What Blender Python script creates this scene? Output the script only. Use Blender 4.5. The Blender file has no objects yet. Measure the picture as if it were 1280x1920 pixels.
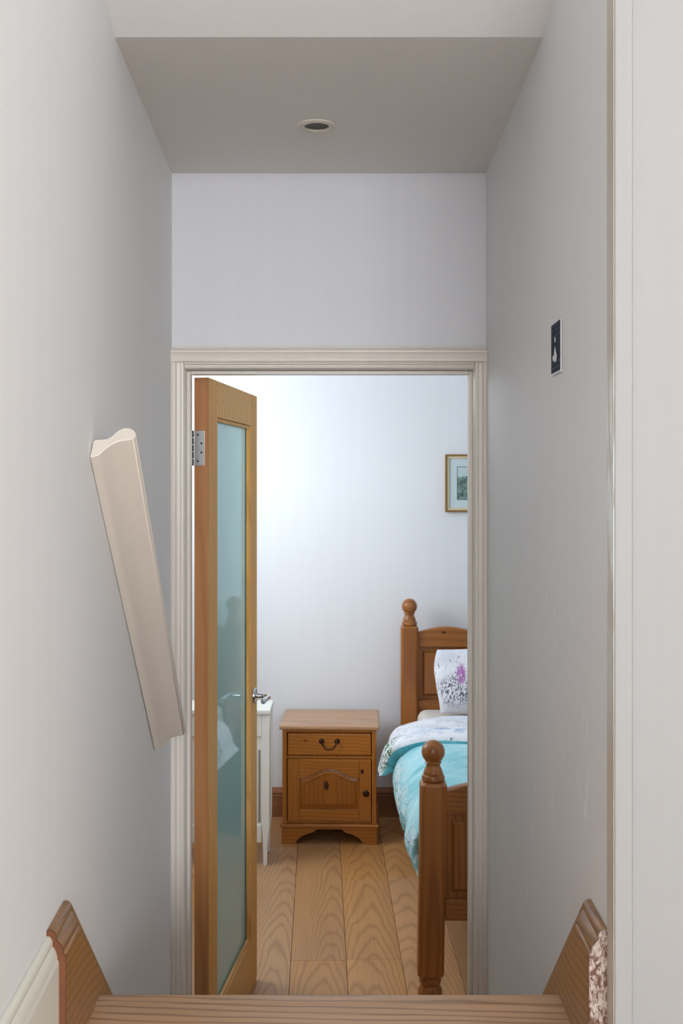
import bpy, bmesh, math, random
from mathutils import Vector, Matrix

random.seed(4)
scene = bpy.context.scene
COL = scene.collection
PI = math.pi

# ------------------------------------------------------------------ camera, world, lights, exposure
cam_data = bpy.data.cameras.new('camera')
cam = bpy.data.objects.new('camera', cam_data)
COL.objects.link(cam)
cam.location = (0.0, 0.0, 1.673)
cam.rotation_euler = (PI / 2, 0, 0)
cam_data.sensor_fit = 'VERTICAL'
cam_data.sensor_height = 36.0
cam_data.sensor_width = 24.0
cam_data.lens = 36.0 * 2040 / 1920
cam_data.shift_y = -60.0 / 1920
cam_data.clip_start = 0.02
scene.camera = cam

world = bpy.data.worlds.new('world')
scene.world = world
world.use_nodes = True
wbg = world.node_tree.nodes['Background']
wbg.inputs['Color'].default_value = (0.80, 0.90, 1.0, 1)
wbg.inputs['Strength'].default_value = 1.0

def area_light(name, loc, target, sx, sy, energy, color):
    d = bpy.data.lights.new(name, 'AREA')
    d.shape = 'RECTANGLE'
    d.size, d.size_y = sx, sy
    d.energy = energy
    d.color = color
    o = bpy.data.objects.new(name, d)
    COL.objects.link(o)
    o.location = loc
    o.rotation_euler = (Vector(target) - Vector(loc)).to_track_quat('-Z', 'Y').to_euler()
    return o

# daylight in the bedroom window (left wall) and the rear landing window; the side fill is added
area_light('bedroom_daylight', (-1.36, 4.35, 1.93), (0.0, 4.35, 1.93), 1.20, 1.10, 38, (0.88, 0.95, 1.0))
area_light('landing_side_daylight', (1.72, 0.62, 2.20), (0.0, 0.62, 2.20), 0.95, 1.05, 4.5, (0.90, 0.96, 1.0))  # added fill from the side, brightens the near left wall
area_light('landing_rear_daylight', (0.68, -3.62, 2.15), (0.68, 0.0, 2.15), 1.6, 1.1, 122, (0.90, 0.96, 1.0))

scene.view_settings.view_transform = 'Standard'
scene.view_settings.look = 'None'
scene.view_settings.gamma = 1.0
scene.view_settings.use_curve_mapping = False
scene.view_settings.exposure = 0.0

# ------------------------------------------------------------------ helpers
def lin(c):
    return tuple(((v / 255) / 12.92 if v / 255 <= 0.04045 else ((v / 255 + 0.055) / 1.055) ** 2.4) for v in c)

def rgba(c):
    return (*lin(c), 1.0)

def prop(o, label=None, cat=None, group=None, kind=None):
    if label: o['label'] = label
    if cat: o['category'] = cat
    if group: o['group'] = group
    if kind: o['kind'] = kind
    return o

def thing(name, label, cat, loc=(0, 0, 0), rz=0.0, group=None):
    o = bpy.data.objects.new(name, None)
    COL.objects.link(o)
    o.empty_display_size = 0.05
    o.location = loc
    o.rotation_euler = (0, 0, rz)
    return prop(o, label, cat, group)

def obj(name, bm, mats, parent=None, smooth=False, bevel=0.0, segs=2, auto=True):
    bmesh.ops.recalc_face_normals(bm, faces=bm.faces[:])
    me = bpy.data.meshes.new(name)
    bm.to_mesh(me)
    bm.free()
    if not isinstance(mats, (list, tuple)):
        mats = [mats]
    for m in mats:
        me.materials.append(m)
    o = bpy.data.objects.new(name, me)
    COL.objects.link(o)
    if parent is not None:
        o.parent = parent
    if smooth:
        for p in me.polygons:
            p.use_smooth = True
        if auto:
            me.set_sharp_from_angle(angle=math.radians(38))
    if bevel > 0:
        b = o.modifiers.new('bevel', 'BEVEL')
        b.width = bevel
        b.segments = segs
        b.limit_method = 'ANGLE'
        b.angle_limit = math.radians(35)
    return o

def box(bm, x0, x1, y0, y1, z0, z1):
    v = [bm.verts.new(p) for p in ((x0, y0, z0), (x1, y0, z0), (x1, y1, z0), (x0, y1, z0),
                                   (x0, y0, z1), (x1, y0, z1), (x1, y1, z1), (x0, y1, z1))]
    for f in ((0, 1, 2, 3), (7, 6, 5, 4), (0, 4, 5, 1), (1, 5, 6, 2), (2, 6, 7, 3), (3, 7, 4, 0)):
        bm.faces.new([v[i] for i in f])
    return bm

def bx(*a):
    return box(bmesh.new(), *a)

def prism(bm, pts, a, b, plane='XZ'):
    """a closed polygon in a plane, pushed through from a to b along the third axis"""
    def P(p, w):
        return {'XZ': (p[0], w, p[1]), 'XY': (p[0], p[1], w), 'YZ': (w, p[0], p[1])}[plane]
    va = [bm.verts.new(P(p, a)) for p in pts]
    vb = [bm.verts.new(P(p, b)) for p in pts]
    bm.faces.new(va)
    bm.faces.new(vb[::-1])
    n = len(pts)
    for i in range(n):
        j = (i + 1) % n
        bm.faces.new((va[i], vb[i], vb[j], va[j]))
    return bm

def pr(pts, a, b, plane='XZ'):
    return prism(bmesh.new(), pts, a, b, plane)

def lathe(bm, prof, segs=32, mat=None):
    """prof: (radius, height) list round the z axis; mat places it"""
    rings = []
    for r, z in prof:
        if r < 1e-5:
            rings.append([bm.verts.new((0, 0, z))])
        else:
            rings.append([bm.verts.new((r * math.cos(2 * PI * i / segs), r * math.sin(2 * PI * i / segs), z)) for i in range(segs)])
    for A, B in zip(rings, rings[1:]):
        if len(A) == 1 and len(B) == 1:
            continue
        for i in range(segs):
            j = (i + 1) % segs
            if len(A) == 1:
                bm.faces.new((A[0], B[j], B[i]))
            elif len(B) == 1:
                bm.faces.new((A[i], A[j], B[0]))
            else:
                bm.faces.new((A[i], A[j], B[j], B[i]))
    if len(rings[0]) > 1: bm.faces.new(rings[0][::-1])
    if len(rings[-1]) > 1: bm.faces.new(rings[-1])
    if mat is not None:
        vs = [v for ring in rings for v in ring]
        bmesh.ops.transform(bm, matrix=mat, verts=vs)
    return bm

def tube(bm, path, radii, segs=12):
    path = [Vector(p) for p in path]
    if not isinstance(radii, (list, tuple)):
        radii = [radii] * len(path)
    rings = []
    up = Vector((0, 0, 1))
    for i, p in enumerate(path):
        d = (path[min(i + 1, len(path) - 1)] - path[max(i - 1, 0)]).normalized()
        ref = up if abs(d.dot(up)) < 0.9 else Vector((0, 1, 0))
        a = d.cross(ref).normalized()
        if rings and a.dot(pa) < 0: a = -a
        pa = a
        b = d.cross(a)
        rings.append([bm.verts.new(p + (a * math.cos(t) + b * math.sin(t)) * radii[i]) for t in [2 * PI * k / segs for k in range(segs)]])
    for A, B in zip(rings, rings[1:]):
        for i in range(segs):
            j = (i + 1) % segs
            bm.faces.new((A[i], A[j], B[j], B[i]))
    bm.faces.new(rings[0][::-1])
    bm.faces.new(rings[-1])
    return bm

def loft(bm, loops, close=True, caps=True):
    """loops: lists of points with equal count; bridges one after another"""
    R = [[bm.verts.new(p) for p in L] for L in loops]
    n = len(R[0])
    for A, B in zip(R, R[1:]):
        for i in range(n if close else n - 1):
            j = (i + 1) % n
            bm.faces.new((A[i], A[j], B[j], B[i]))
    if caps:
        bm.faces.new(R[0][::-1])
        bm.faces.new(R[-1])
    return bm

def spline(pts, n):
    """Catmull-Rom through pts, n samples in all"""
    out = []
    m = len(pts) - 1
    for k in range(n):
        t = k * m / (n - 1)
        i = min(int(t), m - 1)
        f = t - i
        p = [pts[max(i - 1, 0)], pts[i], pts[i + 1], pts[min(i + 2, m)]]
        out.append(tuple(0.5 * (2 * p[1][c] + (p[2][c] - p[0][c]) * f + (2 * p[0][c] - 5 * p[1][c] + 4 * p[2][c] - p[3][c]) * f * f
                                + (3 * p[1][c] - p[0][c] - 3 * p[2][c] + p[3][c]) * f ** 3) for c in range(len(p[0]))))
    return out

# ------------------------------------------------------------------ materials
class G:
    """small helper round a material's node tree"""
    def __init__(self, name, rough=0.5, spec=0.5, metal=0.0):
        self.m = bpy.data.materials.new(name)
        self.m.use_nodes = True
        self.nt = self.m.node_tree
        self.b = self.nt.nodes['Principled BSDF']
        self.b.inputs['Roughness'].default_value = rough
        self.b.inputs['Specular IOR Level'].default_value = spec
        self.b.inputs['Metallic'].default_value = metal
    def n(self, t, **kw):
        x = self.nt.nodes.new(t)
        for k, v in kw.items():
            setattr(x, k, v)
        return x
    def put(self, sock, v):
        if isinstance(v, bpy.types.NodeSocket):
            self.nt.links.new(v, sock)
        elif v is not None:
            sock.default_value = v
    def math(self, op, a, b=None, c=None, clamp=False):
        x = self.n('ShaderNodeMath', operation=op, use_clamp=clamp)
        self.put(x.inputs[0], a)
        if b is not None: self.put(x.inputs[1], b)
        if c is not None: self.put(x.inputs[2], c)
        return x.outputs[0]
    def coords(self, kind='Object'):
        return self.n('ShaderNodeTexCoord').outputs[kind]
    def sep(self, v):
        x = self.n('ShaderNodeSeparateXYZ')
        self.put(x.inputs[0], v)
        return x.outputs
    def comb(self, a, b, c):
        x = self.n('ShaderNodeCombineXYZ')
        for s, v in zip(x.inputs, (a, b, c)): self.put(s, v)
        return x.outputs[0]
    def scale(self, v, s):
        x = self.n('ShaderNodeVectorMath', operation='MULTIPLY')
        self.put(x.inputs[0], v)
        self.put(x.inputs[1], s)
        return x.outputs[0]
    def noise(self, vec, scale=5.0, detail=3.0, rough=0.55, dist=0.0):
        x = self.n('ShaderNodeTexNoise')
        self.put(x.inputs['Vector'], vec)
        x.inputs['Scale'].default_value = scale
        x.inputs['Detail'].default_value = detail
        x.inputs['Roughness'].default_value = rough
        x.inputs['Distortion'].default_value = dist
        return x.outputs['Fac']
    def ramp(self, fac, stops):
        x = self.n('ShaderNodeValToRGB')
        e = x.color_ramp.elements
        while len(e) < len(stops): e.new(0.5)
        for el, (p, c) in zip(e, stops):
            el.position = p
            el.color = c if len(c) == 4 else (*c, 1)
        self.put(x.inputs[0], fac)
        return x.outputs[0]
    def step(self, fac, a, b):
        x = self.n('ShaderNodeMapRange', interpolation_type='SMOOTHSTEP')
        self.put(x.inputs[0], fac)
        x.inputs[1].default_value, x.inputs[2].default_value = a, b
        return x.outputs[0]
    def mix(self, fac, a, b, mode='MIX'):
        x = self.n('ShaderNodeMix', data_type='RGBA', blend_type=mode)
        self.put(x.inputs[0], fac)
        self.put(x.inputs[6], a)
        self.put(x.inputs[7], b)
        return x.outputs[2]
    def color(self, c):
        self.put(self.b.inputs['Base Color'], c)
    def bump(self, h, strength=0.2, dist=0.002):
        x = self.n('ShaderNodeBump')
        x.inputs['Strength'].default_value = strength
        x.inputs['Distance'].default_value = dist
        self.put(x.inputs['Height'], h)
        self.put(self.b.inputs['Normal'], x.outputs[0])
    def dist(self, v, c, s):
        """scaled distance of v from the point c"""
        a = self.n('ShaderNodeVectorMath', operation='SUBTRACT')
        self.put(a.inputs[0], v)
        a.inputs[1].default_value = c
        x = self.n('ShaderNodeVectorMath', operation='LENGTH')
        self.put(x.inputs[0], self.scale(a.outputs[0], s))
        return x.outputs['Value']

def paint(name, c, rough=0.6, var=0.03, streak=0.02, bump=0.06, scuffs=0.0):
    g = G(name, rough, 0.35)
    v = g.coords()
    a = g.noise(v, 1.7, 4, 0.6)
    b = g.noise(g.scale(v, (60, 60, 1.5)), 1.0, 2, 0.5)
    f = g.math('ADD', g.math('MULTIPLY', g.math('SUBTRACT', a, 0.5), 2 * var), g.math('MULTIPLY', g.math('SUBTRACT', b, 0.5), 2 * streak))
    col = g.mix(1.0, rgba(c), g.comb(*([g.math('ADD', f, 1.0)] * 3)), 'MULTIPLY')
    if scuffs:
        s = g.noise(g.scale(v, (9, 9, 3.2)), 1.6, 4, 0.7, 1.2)
        low = g.step(g.sep(v)[2], 1.75, 1.35)
        m = g.math('MULTIPLY', g.math('MULTIPLY', g.step(s, 0.62, 0.70), low), scuffs)
        col = g.mix(m, col, rgba((254, 254, 254)))
    g.color(col)
    g.bump(g.noise(v, 220, 3, 0.6), bump, 0.001)
    return g.m

def plain(name, c, rough=0.5, metal=0.0, spec=0.5, var=0.05, coat=0.0):
    g = G(name, rough, spec, metal)
    f = g.noise(g.coords(), 30, 3)
    g.color(g.mix(1.0, rgba(c), g.comb(*([g.math('ADD', g.math('MULTIPLY', f, 2 * var), 1 - var)] * 3)), 'MULTIPLY'))
    if coat:
        g.b.inputs['Coat Weight'].default_value = coat
        g.b.inputs['Coat Roughness'].default_value = 0.06
    return g.m

def wood(name, light, dark, axis='Z', period=0.010, pith=0.03, warp=0.02, tilt=0.02, tilt_u=0.0, rough=0.38, contrast=0.7,
         fibre=0.25, rnd=0.0, tint=0.0, knots=(), sharp=1.6, line=None, flat='auto', stretch=0.9, fine=1.0, spec=0.45):
    """grain of growth rings round a pith that wanders beside the board; axis is the way the grain runs"""
    g = G(name, rough, spec)
    v = g.coords()
    rv = None
    if rnd:
        rv = g.n('ShaderNodeObjectInfo').outputs['Random']
        off = g.comb(g.math('MULTIPLY', g.math('SUBTRACT', rv, 0.5), rnd), g.math('MULTIPLY', rv, 7.3), g.math('MULTIPLY', rv, 0.02))
        a = g.n('ShaderNodeVectorMath', operation='ADD')
        g.put(a.inputs[0], v)
        g.put(a.inputs[1], off)
        v = a.outputs[0]
    x, y, z = g.sep(v)
    u, w, l = {'X': (y, z, x), 'Y': (x, z, y), 'Z': (x, y, z)}[axis]
    slow = g.comb(g.math('MULTIPLY', u, 5.0), g.math('MULTIPLY', w, 5.0), g.math('MULTIPLY', l, stretch * 2.2))
    n1 = g.math('MULTIPLY', g.math('SUBTRACT', g.noise(slow, 1.0, 3, 0.45), 0.5), 2 * warp)
    slow2 = g.comb(g.math('MULTIPLY', u, 9.0), g.math('ADD', w, 4.1), g.math('MULTIPLY', l, stretch * 3.1))
    n2 = g.math('MULTIPLY', g.math('SUBTRACT', g.noise(slow2, 1.0, 2, 0.45), 0.5), 1.6 * warp)
    uu = g.math('ADD', g.math('ADD', u, n1), g.math('MULTIPLY', l, tilt_u))
    ww = g.math('ADD', g.math('ADD', g.math('ADD', w, pith), g.math('MULTIPLY', l, tilt)), n2)
    r = g.math('SQRT', g.math('ADD', g.math('MULTIPLY', uu, uu), g.math('MULTIPLY', ww, ww)))
    s = g.math('MULTIPLY_ADD', g.math('SINE', g.math('MULTIPLY', r, 2 * PI / period)), 0.5, 0.5)
    s = g.math('POWER', s, sharp)
    fv = g.comb(g.math('MULTIPLY', u, 320.0 * fine), g.math('MULTIPLY', w, 320.0 * fine), g.math('MULTIPLY', l, 7.0 * fine))
    fb = g.noise(fv, 1.0, 3, 0.6)
    f = g.math('MULTIPLY_ADD', s, contrast, g.math('MULTIPLY', g.math('SUBTRACT', fb, 0.45), fibre), clamp=True)
    col = g.mix(f, rgba(light), rgba(dark))
    big = g.noise(g.comb(g.math('MULTIPLY', u, 6.0), g.math('MULTIPLY', w, 6.0), g.math('MULTIPLY', l, 1.2)), 1.0, 2)
    col = g.mix(1.0, col, g.comb(*([g.math('MULTIPLY_ADD', big, 0.36, 0.82)] * 3)), 'MULTIPLY')
    for (kx, ky, kz, sx, sy, sz) in knots:
        d = g.math('ADD', g.dist(g.coords(), (kx, ky, kz), (1 / sx, 1 / sy, 1 / sz)), g.math('MULTIPLY', g.math('SUBTRACT', g.noise(g.coords(), 60, 2), 0.5), 0.6))
        col = g.mix(g.step(d, 1.15, 0.55), col, rgba(line or (60, 28, 12)))
    if tint:
        h = g.n('ShaderNodeHueSaturation')
        g.put(h.inputs['Value'], g.math('MULTIPLY_ADD', rv, tint, 1 - tint / 2))
        g.put(h.inputs['Saturation'], g.math('MULTIPLY_ADD', g.math('FRACT', g.math('MULTIPLY', rv, 17.3)), 0.16, 0.94))
        g.put(h.inputs['Color'], col)
        col = h.outputs[0]
    g.color(col)
    g.bump(g.math('ADD', g.math('MULTIPLY', fb, 0.6), s), 0.08, 0.001)
    return g.m

M = {}
M['wall_front'] = paint('landing_wall_paint', (170, 169, 168), 0.6)  # darker than the other walls, to offset strong light on this face
M['wall'] = paint('white_wall_paint', (242, 241, 240), 0.62)
M['wall_scuffed'] = paint('scuffed_wall_paint', (236, 235, 235), 0.55, scuffs=0.7)
M['header'] = paint('header_wall_paint', (226, 225, 229), 0.6)
M['ceiling'] = paint('ceiling_paint', (236, 232, 227), 0.7)
M['bedroom'] = paint('bedroom_wall_paint', (238, 239, 242), 0.6, var=0.015)
M['trim'] = paint('cream_gloss_paint', (236, 227, 217), 0.35, streak=0.05, bump=0.1)
g = G('yellowed_trim_paint', 0.4, 0.4)
v = g.coords()
z = g.sep(v)[2]
worn = g.math('MULTIPLY', g.math('MULTIPLY', g.step(z, 1.30, 1.60), g.step(z, 1.85, 1.78)), g.step(g.noise(g.scale(v, (60, 60, 9)), 1.0, 3), 0.40, 0.56))
g.color(g.mix(worn, g.mix(g.noise(v, 6, 3), rgba((196, 186, 170)), rgba((214, 205, 192))), rgba((240, 244, 242))))
M['trim_old'] = g.m
M['skirt_white'] = paint('ivory_skirting_paint', (226, 222, 208), 0.4, var=0.05)
M['rail'] = paint('handrail_paint', (228, 217, 205), 0.42, var=0.03, streak=0.03)
M['oak_floor'] = wood('oak_flooring', (204, 155, 106), (118, 76, 45), 'Y', period=0.0062, pith=0.035, warp=0.017, tilt=0.045, rough=0.36,
                      contrast=0.31, fibre=0.6, rnd=0.16, tint=0.30, sharp=4.0, stretch=0.55)
M['tread'] = wood('stair_oak', (192, 150, 112), (100, 66, 42), 'X', period=0.017, pith=-0.858, warp=0.034, tilt=0.02, tilt_u=0.05, rough=0.34, contrast=0.6, fibre=0.7, sharp=6.0, stretch=0.7)
M['string'] = wood('string_oak', (160, 114, 64), (106, 70, 36), 'Y', period=0.014, pith=0.05, warp=0.04, tilt=0.12, rough=0.32, contrast=0.5, fibre=0.4)
M['door_oak'] = wood('door_oak', (236, 180, 106), (188, 130, 68), 'Z', period=0.009, pith=0.035, warp=0.02, tilt=0.02, spec=0.2, rough=0.55, contrast=0.45, fibre=0.35)
M['door_rail_oak'] = wood('door_rail_oak', (240, 190, 122), (180, 124, 68), 'Y', period=0.013, pith=-1.862, warp=0.014, tilt=0.0, tilt_u=0.40, spec=0.2, rough=0.55, contrast=0.6, fibre=0.3)
M['door_edge'] = wood('door_edge_oak', (190, 132, 82), (150, 96, 54), 'Z', period=0.011, pith=0.05, warp=0.01, tilt=0.01, rough=0.45, contrast=0.4, fibre=0.5)
PINE = ((180, 112, 40), (132, 74, 20))
M['pine_v'] = wood('pine_upright', *PINE, 'Z', period=0.016, pith=0.04, warp=0.02, tilt=0.03, rough=0.32, contrast=0.42, fibre=0.3)
M['pine_h'] = wood('pine_crosswise', *PINE, 'X', period=0.017, pith=0.04, warp=0.035, tilt=0.03, rough=0.32, contrast=0.42, fibre=0.3)
M['pine_top'] = wood('pine_top', (190, 146, 106), (164, 118, 80), 'X', period=0.02, pith=0.04, warp=0.02, tilt=0.03, rough=0.26, contrast=0.5, fibre=0.25)
M['pine_drawer'] = wood('pine_drawer_front', *PINE, 'X', period=0.017, pith=0.03, warp=0.04, tilt=0.03, rough=0.32, contrast=0.42, fibre=0.3,
                        knots=((-0.110, 0, 0.473, 0.011, 0.05, 0.006),), line=(110, 58, 20))
M['pine_panel'] = wood('pine_door_panel', (170, 102, 32), (128, 68, 18), 'Z', period=0.018, pith=0.04, warp=0.03, tilt=0.03, rough=0.32, contrast=0.4, fibre=0.3,
                       knots=((-0.014, 0, 0.266, 0.013, 0.05, 0.026),))
M['pine_stile'] = wood('pine_door_stile', *PINE, 'Z', period=0.012, pith=0.03, warp=0.02, tilt=0.03, rough=0.32, contrast=0.42, fibre=0.3,
                       knots=((0.151, 0, 0.333, 0.009, 0.05, 0.013),))
BED = ((168, 106, 52), (122, 68, 28))
M['bed_v'] = wood('bed_pine_upright', *BED, 'Z', period=0.02, pith=0.06, warp=0.015, tilt=0.02, rough=0.3, contrast=0.5, fibre=0.2)
M['bed_h'] = wood('bed_pine_crosswise', *BED, 'X', period=0.016, pith=0.04, warp=0.02, tilt=0.03, rough=0.3, contrast=0.42, fibre=0.3,
                  knots=((0.165, 1.78, 0.935, 0.012, 0.1, 0.006), (0.06, 0.0, 0.36, 0.010, 0.1, 0.012)))
M['baseboard_wood'] = wood('dark_skirting', (160, 106, 68), (116, 70, 42), 'X', period=0.014, warp=0.02, rough=0.35, contrast=0.5)
M['chrome'] = plain('polished_chrome', (205, 208, 212), 0.12, 1.0, var=0.02)
M['steel'] = plain('brushed_steel', (188, 188, 190), 0.34, 0.9, var=0.08)
M['dark_metal'] = plain('shadow_steel', (72, 68, 66), 0.4, 0.8)  # dark steel for hinge knuckles, screws and the print border
M['bronze'] = plain('dark_bronze', (66, 46, 34), 0.35, 0.8)
M['white_furniture'] = plain('white_lacquer', (236, 235, 228), 0.35, var=0.02)
M['grey_groove'] = plain('grey_inset', (150, 150, 142), 0.5)  # grey that stands in for shade inside a groove
M['cream_ring'] = plain('cream_enamel', (222, 214, 200), 0.4, var=0.04)
M['lamp_dark'] = plain('dark_lamp_well', (52, 44, 36), 0.5)
M['lamp_face'] = plain('unlit_lamp_face', (120, 108, 96), 0.15, var=0.05)
M['gilt'] = plain('aged_gilt', (150, 112, 62), 0.4, 0.3, var=0.15)
M['slip'] = plain('cream_slip', (224, 206, 168), 0.5, var=0.05)
M['mat'] = plain('pale_blue_mount', (206, 221, 224), 0.6, var=0.05, coat=0.5)
M['card_white'] = plain('white_card', (226, 228, 232), 0.45, var=0.02)
M['cream_cotton'] = plain('cream_cotton', (228, 221, 212), 0.85, var=0.03)
M['mattress'] = plain('mattress_ticking', (222, 222, 220), 0.85, var=0.03)

# frosted glass: soft green body seen through a polished face
g = G('frosted_green_glass', 0.45, 0.5)
g.color(rgba((206, 236, 230)))
g.b.inputs['Transmission Weight'].default_value = 0.0
g.b.inputs['Specular IOR Level'].default_value = 0.0
g.b.inputs['IOR'].default_value = 1.45
g.b.inputs['Coat Weight'].default_value = 1.0
g.b.inputs['Coat Roughness'].default_value = 0.03
tl = g.n('ShaderNodeBsdfTranslucent')
tl.inputs['Color'].default_value = rgba((214, 240, 240))
mx = g.n('ShaderNodeMixShader')
mx.inputs[0].default_value = 0.82
gout = g.nt.nodes['Material Output']
g.nt.links.new(g.b.outputs[0], mx.inputs[1])
g.nt.links.new(tl.outputs[0], mx.inputs[2])
g.nt.links.new(mx.outputs[0], gout.inputs['Surface'])
gl = g.n('ShaderNodeBsdfGlossy')
gl.inputs['Roughness'].default_value = 0.03
fr = g.n('ShaderNodeFresnel')
fr.inputs['IOR'].default_value = 1.5
mx2 = g.n('ShaderNodeMixShader')
g.nt.links.new(fr.outputs[0], mx2.inputs[0])
g.nt.links.new(mx.outputs[0], mx2.inputs[1])
g.nt.links.new(gl.outputs[0], mx2.inputs[2])
g.nt.links.new(mx2.outputs[0], gout.inputs['Surface'])
g.b.inputs['Coat Weight'].default_value = 0.0
M['glass'] = g.m

# navy card with worn print
g = G('navy_print', 0.75, 0.15)
v = g.coords()
n = g.noise(v, 420, 3, 0.7)
x, y, z = g.sep(v)
rows = g.math('MULTIPLY', g.step(g.math('SINE', g.math('MULTIPLY', z, 2 * PI / 0.009)), 0.2, 0.6), g.step(n, 0.52, 0.6))
band = g.math('MAXIMUM', g.step(z, 0.010, 0.016), g.step(z, -0.020, -0.026))
g.color(g.mix(g.math('MULTIPLY', g.math('MULTIPLY', rows, band), 0.35), rgba((40, 47, 66)), rgba((190, 198, 210))))
M['navy'] = g.m

# small etched landscape print
g = G('landscape_print', 0.5, 0.5)
v = g.coords()
x, y, z = g.sep(v)
t = g.noise(v, 38, 5, 0.7)
h = g.math('ADD', g.math('MULTIPLY', z, 9.0), g.math('MULTIPLY', g.math('SUBTRACT', g.noise(v, 24, 4, 0.6), 0.5), 1.5))
c1 = g.mix(g.step(t, 0.35, 0.68), rgba((64, 92, 88)), rgba((150, 176, 168)))
g.color(g.mix(g.step(h, 0.15, 0.36), c1, rgba((196, 216, 218))))
M['landscape'] = g.m

# bedding fabrics
def fabric(name, base, wrinkle=0.35):
    g = G(name, 0.85, 0.2)
    v = g.coords()
    g.bump(g.math('ADD', g.noise(v, 16, 4, 0.6, 0.6), g.math('MULTIPLY', g.noise(v, 500, 2), 0.1)), wrinkle, 0.02)
    return g, v

g, v = fabric('teal_duvet_cotton', None)
n = g.noise(v, 5.5, 4, 0.6, 1.0)
c = g.ramp(n, [(0.30, rgba((122, 190, 202))), (0.52, rgba((160, 212, 220))), (0.72, rgba((192, 228, 234)))])
s = g.step(g.noise(g.scale(v, (1, 1.6, 1)), 26, 4, 0.65, 0.5), 0.66, 0.71)
c = g.mix(g.math('MULTIPLY', s, 0.75), c, rgba((58, 116, 132)))
x, y, z = g.sep(v)
low = g.step(z, 0.57, 0.46)
lf = g.step(g.noise(g.scale(v, (1, 0.6, 1)), 20, 3, 0.6, 1.5), 0.50, 0.56)
c = g.mix(g.math('MULTIPLY', low, g.math('MULTIPLY', lf, 0.85)), c, rgba((222, 232, 236)))
lf2 = g.step(g.noise(v, 31, 3, 0.6, 1.5), 0.58, 0.63)
c = g.mix(g.math('MULTIPLY', low, g.math('MULTIPLY', lf2, 0.8)), c, rgba((84, 118, 128)))
g.color(c)
M['teal'] = g.m

g, v = fabric('teal_underside_cotton', None)
g.color(g.ramp(g.noise(v, 9, 4), [(0.3, rgba((70, 158, 176))), (0.7, rgba((120, 198, 208)))]))
M['teal_plain'] = g.m

g, v = fabric('white_printed_cotton', None, 0.3)
x, y, z = g.sep(v)
c = g.mix(g.step(g.noise(v, 6, 3), 0.45, 0.65), rgba((236, 237, 243)), rgba((216, 224, 236)))
ink = g.math('MULTIPLY', g.step(g.noise(g.scale(v, (1.0, 2.2, 1.0)), 60, 4, 0.7, 1.0), 0.56, 0.61), g.step(g.noise(v, 9, 2), 0.47, 0.55))
c = g.mix(g.math('MULTIPLY', ink, 0.85), c, rgba((52, 58, 70)))
gm = g.math('MULTIPLY', g.step(g.noise(v, 70, 4, 0.7, 0.8), 0.47, 0.54), g.step(g.dist(v, (-0.125, 1.10, 0.53), (1, 0.6, 0.75)), 0.088, 0.048))
c = g.mix(gm, c, rgba((64, 116, 74)))
bl = g.math('MULTIPLY', g.step(g.noise(v, 14, 3), 0.5, 0.62), g.step(g.dist(v, (0.12, 1.02, 0.62), (0.8, 1, 1)), 0.13, 0.05))
c = g.mix(bl, c, rgba((150, 178, 214)))
g.color(c)
M['white_print'] = g.m

g, v = fabric('pillow_print_cotton', None, 0.3)
c = g.mix(g.step(g.noise(v, 7, 3), 0.45, 0.65), rgba((238, 238, 244)), rgba((222, 226, 238)))
d1 = g.step(g.dist(v, (-0.215, 0, -0.045), (1, 0.3, 1.1)), 0.105, 0.05)
ink = g.math('MULTIPLY', g.step(g.noise(g.scale(v, (1.4, 1, 1)), 75, 4, 0.7, 0.9), 0.49, 0.54), d1)
sp = g.math('MULTIPLY', g.step(g.noise(v, 60, 4, 0.7, 0.8), 0.60, 0.64), g.step(g.dist(v, (-0.22, 0, 0.01), (1, 0.3, 1)), 0.16, 0.10))
c = g.mix(g.math('MULTIPLY', g.math('MAXIMUM', ink, sp), 0.9), c, rgba((58, 62, 78)))
pu = g.math('MULTIPLY', g.step(g.dist(v, (-0.192, 0, 0.030), (1.5, 0.3, 0.72)), 0.048, 0.024), g.step(g.noise(v, 50, 3, 0.6, 1.0), 0.40, 0.50))
c = g.mix(g.math('MULTIPLY', pu, 0.9), c, rgba((178, 92, 178)))
g.color(c)
M['pillow_print'] = g.m

# flaking paint over a cut end of oak
g = G('flaking_paint_on_oak', 0.6, 0.3)
v = g.coords()
g.color(g.mix(g.step(g.noise(g.scale(v, (1, 1, 0.45)), 150, 4, 0.75, 1.2), 0.42, 0.60), rgba((112, 78, 62)), rgba((206, 190, 182))))
M['flaky'] = g.m
M['end_grain'] = plain('raw_end_grain', (122, 70, 40), 0.7, var=0.35)

def structure(name, bm, m, **kw):
    return prop(obj(name, bm, m, **kw), kind='structure')

# ------------------------------------------------------------------ the shell of the stairway and landing
EYE = 1.673
LAND = 0.873          # level of the landing; the bedroom floor is at 0
YD = 2.86             # stair side of the wall with the doorway
YB = 5.42             # far bedroom wall
def xl(y): return -0.4125 - 0.0375 * (y - 1.98)      # left wall, slightly out of square
def xr(y): return 0.367 + 0.0145 * (y - 1.98)        # right wall
ZC = EYE + 0.806      # ceiling over the stairs

structure('wall_left', pr([(xl(-3.5), -3.5), (xl(YD), YD), (xl(YD) - 0.1, YD), (xl(-3.5) - 0.1, -3.5)], 0, 3.3, 'XY'), M['wall'])
structure('wall_right', pr([(xr(1.47), 1.47), (xr(YD), YD), (xr(YD) + 0.1, YD), (xr(1.47) + 0.1, 1.47)], 0, 3.3, 'XY'), M['wall_scuffed'])
structure('wall_front', bx(xr(1.47) + 0.1, 1.60, 1.47, 1.57, 0, 3.3), M['wall_front'])
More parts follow.
